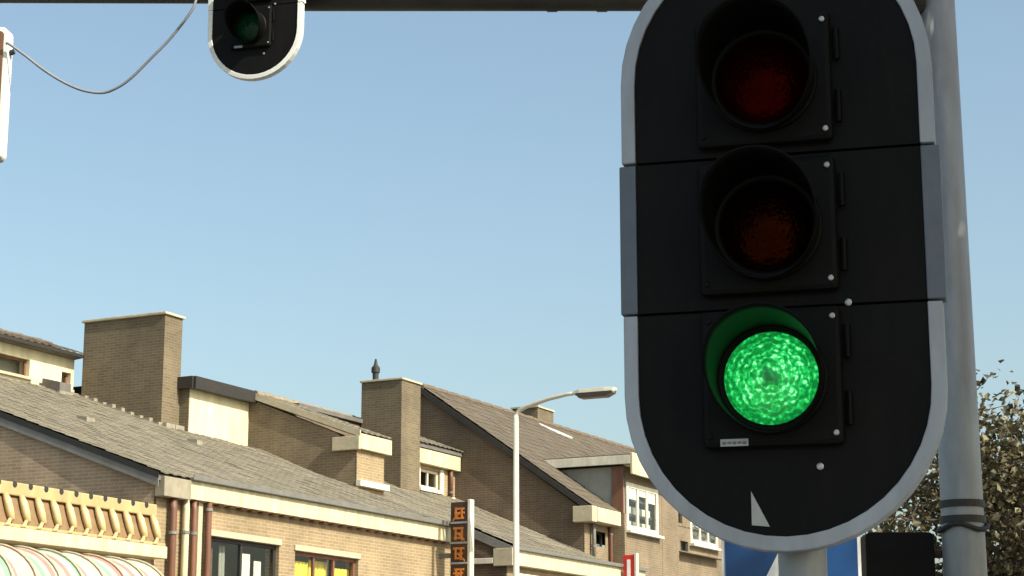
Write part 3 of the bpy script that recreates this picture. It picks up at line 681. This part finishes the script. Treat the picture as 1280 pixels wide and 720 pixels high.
    for k in range(5): box('plate_mark', 'rim_blue', lp, -.109 + k * .0105, -.1005 + k * .0105, -.0338, -.0334, 2.1565 + .001 * (k % 2), 2.1625)
    return t
t1 = make_signal('traffic_signal', 'large near traffic light glowing green on its own post', 'traffic lights', (-1.32, 3.84, ZB), 'lens_green', 'rim_white_shaded', True)
MB().prism([(-.056, 2.062), (-.056, 1.992), (-.019, 1.988), (-.032, 2.014)], -.0045, -.0028).build('sail_sticker', 'sticker', t1)
po = MB().tube([(.034, .10, .12), (.034, .10, 3.5)], .051, 24).build('post', 'galvanised', t1, smooth=True)
MB().tube([(.034, .10, .12), (.034, .10, .30)], .075, 20).build('post_foot', 'galvanised', po, smooth=True)
for z in (2.16, 3.1): box('bracket', 'galvanised', t1, -.03, .098, .04, .2, z - .03, z + .03, bevel=.006)
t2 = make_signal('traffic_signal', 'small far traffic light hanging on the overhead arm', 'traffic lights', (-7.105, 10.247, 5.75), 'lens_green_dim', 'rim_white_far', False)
for z in (2.55, 2.68): box('arm_clamp', 'zinc', t2, -.1, .1, .155, .24, z - .02, z + .02)

# ------------------------------------------------------------------ mast with overhead arm
rv = Vector((cos(R(26.75)), sin(R(26.75)), 0)); MA = Vector((-3.07, 12.52, 0))
ma = thing('signal_mast', 'thick grey galvanised mast with long horizontal overhead arm', 'mast', tuple(MA + Vector((0, 0, .12))))
mp = MB().tube([(*MA.xy, .12), (*MA.xy, 2.86), (*MA.xy, 6.75)], [.15, .136, .118], 32).build('mast_pole', 'galvanised', ma, smooth=True)
MB().tube([(*MA.xy, .12), (*MA.xy, .16)], .24, 24).build('base_plate', 'galvanised', mp)
MB().lathe([(.0, 6.80), (.06, 6.79), (.119, 6.75)], 24, Matrix.Translation((*MA.xy, 0))).build('mast_cap', 'galvanised', mp, smooth=True)
AZ = 6.428
P = lambda t, z=AZ, dz=0: tuple(MA - rv * t + Vector((0, 0, z + dz)))
ar = MB().tube([P(.1), P(4.55)], .112, 24).build('arm', 'arm_steel', ma, smooth=True)
MB().tube([P(4.55), P(4.60), P(7.2)], [.112, .062, .055], 20).build('arm_tip', 'arm_steel', ma, smooth=True)
MB().tube([P(.10), P(.36)], .15, 24).build('arm_socket', 'arm_steel', ma)
for t_ in (2.28, 2.62): MB().tube([P(t_ - .035), P(t_ + .035)], .118, 20).build('arm_band', 'arm_steel', ma)
bm_ = MB()
for z in (2.83, 2.93): bm_.tube([(*MA.xy, z), (*MA.xy, z + .045)], .147, 28)
bm_.build('mast_band', 'dark_trim', mp)
hose = [Vector((*MA.xy, 0)) + Vector((.155 * cos(a), .155 * sin(a), 2.80 + .02 * sin(a * 3))) for a in [R(-200 + 20 * k) for k in range(13)]]
MB().tube(hose, .016, 8).build('cable_loop', 'rubber', mp, smooth=True)
# cable slung from the arm to the hanging sign
def world(pts): return pts
cpts = [(-7.48, 10.12, 6.34), (-7.5, 10.10, 6.25), (-7.63, 10.07, 6.08), (-7.76, 10.03, 5.94), (-7.9, 9.99, 5.80), (-8.0, 9.96, 5.735), (-8.09, 9.93, 5.71), (-8.2, 9.86, 5.725), (-8.31, 9.79, 5.78), (-8.42, 9.72, 5.86), (-8.52, 9.66, 5.95), (-8.615, 9.60, 6.03), (-8.64, 9.59, 6.04)]
def smooth_pts(p, n=4):
    p = [Vector(q) for q in p]; out = []
    for i in range(len(p) - 1):
        a, b, c, d = p[max(i - 1, 0)], p[i], p[i + 1], p[min(i + 2, len(p) - 1)]
        for k in range(n):
            t_ = k / n; out.append(.5 * ((2 * b) + (c - a) * t_ + (2 * a - 5 * b + 4 * c - d) * t_ ** 2 + (3 * b - a - 3 * c + d) * t_ ** 3))
    return out + [p[-1]]
tag(MB().tube(smooth_pts(cpts), .0095, 8).build('slack_cable', 'cable_grey', None, smooth=True, org=(-8.09, 9.93, 5.71)), 'thin grey cable sagging from the overhead arm to the hanging sign', 'cable')
# sign hung at the end of the arm, only its edge in view
hs = thing('hanging_sign', 'brown panel with white frame cut off by the left picture edge', 'sign', (-8.9, 9.5, 5.25)); ORG[hs.name] = Vector((0, 0, 0)); hs.rotation_euler = (0, 0, R(20))
hs.location = (-8.655, 9.62, 5.24)
def rr_(x0, x1, z0, z1, r_): return [(cx + r_ * cos(R(a)), cz + r_ * sin(R(a))) for cx, cz, s_ in ((x1 - r_, z1 - r_, 0), (x0 + r_, z1 - r_, 90), (x0 + r_, z0 + r_, 180), (x1 - r_, z0 + r_, 270)) for a in range(s_, s_ + 91, 15)]
MB().prism(rr_(-.62, 0, 0, .93, .05), 0, .10).build('sign_box', 'rim_white_far', hs, bevel=.004)
MB().prism(rr_(-.59, -.027, .03, .90, .03), -.006, -.001).build('sign_face', 'sign_brown', hs)
for x in (-.5, -.2): MB().tube([(x, .05, .93), (x, .05, 1.15)], .02, 8).build('hanger', 'zinc', hs)
MB().tube([(.0, .05, .76), (.03, .05, .77)], .02, 8).build('cable_gland', 'rubber', hs)
MB().tube([(-.012, -.003, .01), (-.012, -.012, .01)], .012, 8).build('drain_plug', 'rubber', hs)

# black signal head on the left of the mast, top just in view
bh = thing('pedestrian_signal', 'black boxy signal head clamped to the left side of the grey mast', 'traffic light', (-3.42, 12.5, 1.9)); ORG[bh.name] = Vector((0, 0, 0)); bh.rotation_euler = (0, 0, R(26)); bh.location = (-3.46, 12.40, 1.85)
MB().prism(rr_(-.22, .22, 0, .93, .035), -.04, .18).build('housing', 'signal_black', bh, bevel=.008)
MB().tube([(.20, .07, .80), (.36, .07, .80)], .03, 10).build('side_bracket', 'brown_wood', bh, smooth=True)
MB().tube([(.20, .07, .20), (.36, .07, .20)], .03, 10).build('side_bracket', 'brown_wood', bh, smooth=True)
for z in (.15, .47):
    MB().lathe([(.085, 0), (.095, 0), (.098, .12), (.09, .12)], 24, Matrix.Translation((0, -.04, z)) @ Matrix.Rotation(R(90), 4, 'X')).build('visor', 'hood_black', bh, smooth=True)
    MB().lathe([(.0, .02), (.05, .015), (.085, .0)], 20, Matrix.Translation((0, -.041, z)) @ Matrix.Rotation(R(90), 4, 'X')).build('lens', 'lens_red' if z > .3 else 'lens_green_dim', bh, smooth=True)

# blue square pedestrian crossing sign behind the near signal
ps = thing('crossing_sign', 'blue square road sign with white triangle behind the near traffic light', 'sign', (-2.86, 8.47, .12)); ORG[ps.name] = Vector((0, 0, 0)); ps.rotation_euler = (0, 0, R(24))
MB().tube([(0, .05, 0), (0, .05, 2.42)], .03, 16).build('post', 'galvanised', ps, smooth=True)
MB().prism(rr_(-.312, .312, 1.765, 2.388, .03), 0, .018).build('panel', 'sign_white', ps)
MB().prism(rr_(-.297, .297, 1.780, 2.373, .02), -.004, -.001).build('blue_field', 'sign_blue', ps)
MB().prism([(0, 2.325), (-.255, 1.85), (.255, 1.85)], -.008, -.005).build('white_triangle', 'sign_white', ps)
pm = MB(); pm.lathe([(.0, 0), (.028, 0), (.028, .003), (0, .003)], 16, Matrix.Translation((.0, -.009, 2.145)) @ Matrix.Rotation(R(90), 4, 'X'))
pm.prism([(-.03, 2.11), (.03, 2.11), (.075, 2.0), (.055, 1.99), (.03, 2.05), (.03, 1.985), (.09, 1.88), (.055, 1.88), (0, 1.96), (-.06, 1.88), (-.095, 1.88), (-.03, 1.99), (-.03, 2.05), (-.06, 1.99), (-.08, 2.0)], -.011, -.009)
pm.build('walking_figure', 'rubber', ps)

# ------------------------------------------------------------------ trees
def tree(name, label, base, H, R0, z0, nl, ls, lmat, seed, group=None, trunk=.12, limbs=16, twigs=7, spread=.3):
    rn = random.Random(seed); base = Vector(base)
    t = thing(name, label, 'tree' if H > 4.4 else 'shrub', tuple(base), group)
    wood = MB(); tips = []
    tp = [base + Vector((rn.uniform(-.1, .1) * k, rn.uniform(-.1, .1) * k, H * .82 * k / 6)) for k in range(7)]
    tk = MB().tube(tp, [trunk * (1 - .13 * k) for k in range(7)], 10).build('trunk', 'bark', t, smooth=True)
    cz = (z0 + H) / 2; hh = (H - z0) / 2
    for i in range(limbs):
        f_ = (i + .5) / limbs; zz = z0 * .85 + (H * .8 - z0 * .85) * f_
        k = min(5.99, zz / (H * .82) * 6); s_ = tp[int(k)].lerp(tp[int(k) + 1], k % 1)
        a = i * 2.4 + rn.uniform(-.4, .4)
        ez = zz + rn.uniform(.3, 1) * hh * .55; lim = R0 * math.sqrt(max(.12, 1 - ((ez - cz) / hh) ** 2)) * rn.uniform(.7, 1.08)
        e = Vector((s_.x + cos(a) * lim, s_.y + sin(a) * lim, base.z + ez))
        mid = s_.lerp(e, .5) + Vector((rn.uniform(-.1, .1), rn.uniform(-.1, .1), rn.uniform(.0, .2))) * R0 * .5
        path = smooth_pts([s_, mid, e], 4); wood.tube(path, [trunk * .42 * (1 - .85 * q / (len(path) - 1)) for q in range(len(path))], 6)
        for j in range(twigs):
            q = rn.uniform(.25, 1); p = path[int(q * (len(path) - 1))]
            d = Vector((rn.gauss(0, 1), rn.gauss(0, 1), rn.gauss(.15, .7))).normalized() * R0 * rn.uniform(.18, .42)
            wood.tube([p, p + d * .5 + Vector((0, 0, .04 * R0)), p + d], [trunk * .12, trunk * .08, trunk * .03], 4, caps=False)
            tips += [(p + d * u_, .6 + .4 * u_) for u_ in (.4, .7, 1.0)]
    wood.build('branches', 'bark', t)
    lv = MB(); tone = [rn.uniform(0, 1) for _ in tips]
    for k in range(nl):
        i = rn.randrange(len(tips)); p, _ = tips[i]
        cl = lambda sg_: max(-1.3 * sg_, min(1.3 * sg_, rn.gauss(0, sg_)))
        c = p + Vector((cl(1), cl(1), cl(.8))) * spread * R0 * .45
        a = Vector((rn.gauss(0, 1), rn.gauss(0, 1), rn.gauss(-.3, .8))).normalized(); b_ = a.cross(Vector((rn.gauss(0, 1), rn.gauss(0, 1), rn.gauss(0, 1)))).normalized()
        L = ls * rn.uniform(.6, 1.3); wd = L * .38; nrm = a.cross(b_) * L * .12
        tn = min(1, max(0, tone[i] * .6 + rn.uniform(0, .45)))
        lv.add([c, c + a * L * .5 + b_ * wd + nrm, c + a * L, c + a * L * .5 - b_ * wd + nrm], [(0, 1, 2), (0, 2, 3)], tn)
    lv.build('crown', lmat, t, tint=True)
    return t
tree('street_tree', 'small autumn tree with brown leaves right behind the grey mast', (-5.0, 22.2, .12), 5.35, 2.0, 1.9, 23000, .085, 'leaf_autumn', 5, 'street trees', trunk=.09, limbs=34, twigs=12, spread=.22)
tree('red_shrub', 'reddish brown leafy shrub at the lower right picture edge', (-5.35, 26.6, .12), 4.2, 1.5, .8, 14000, .09, 'leaf_red', 8, None, trunk=.06, limbs=20, twigs=7)
tree('street_tree', 'tall leafy tree added to shade the mast, outside the right picture edge', (4.3, 11.5, .12), 13.4, 3.9, 3.5, 15000, .26, 'leaf_green', 21, 'street trees', trunk=.22, limbs=30, twigs=9, spread=.45)  # added out of view to cast shade on the mast
tree('street_tree', 'leafy tree added to shade the near signal, outside the right picture edge', (4.6, 3.0, .12), 11.0, 3.4, 3.2, 13000, .26, 'leaf_green', 33, 'street trees', trunk=.2, limbs=28, twigs=9, spread=.45)  # added out of view to keep the near signal in shade
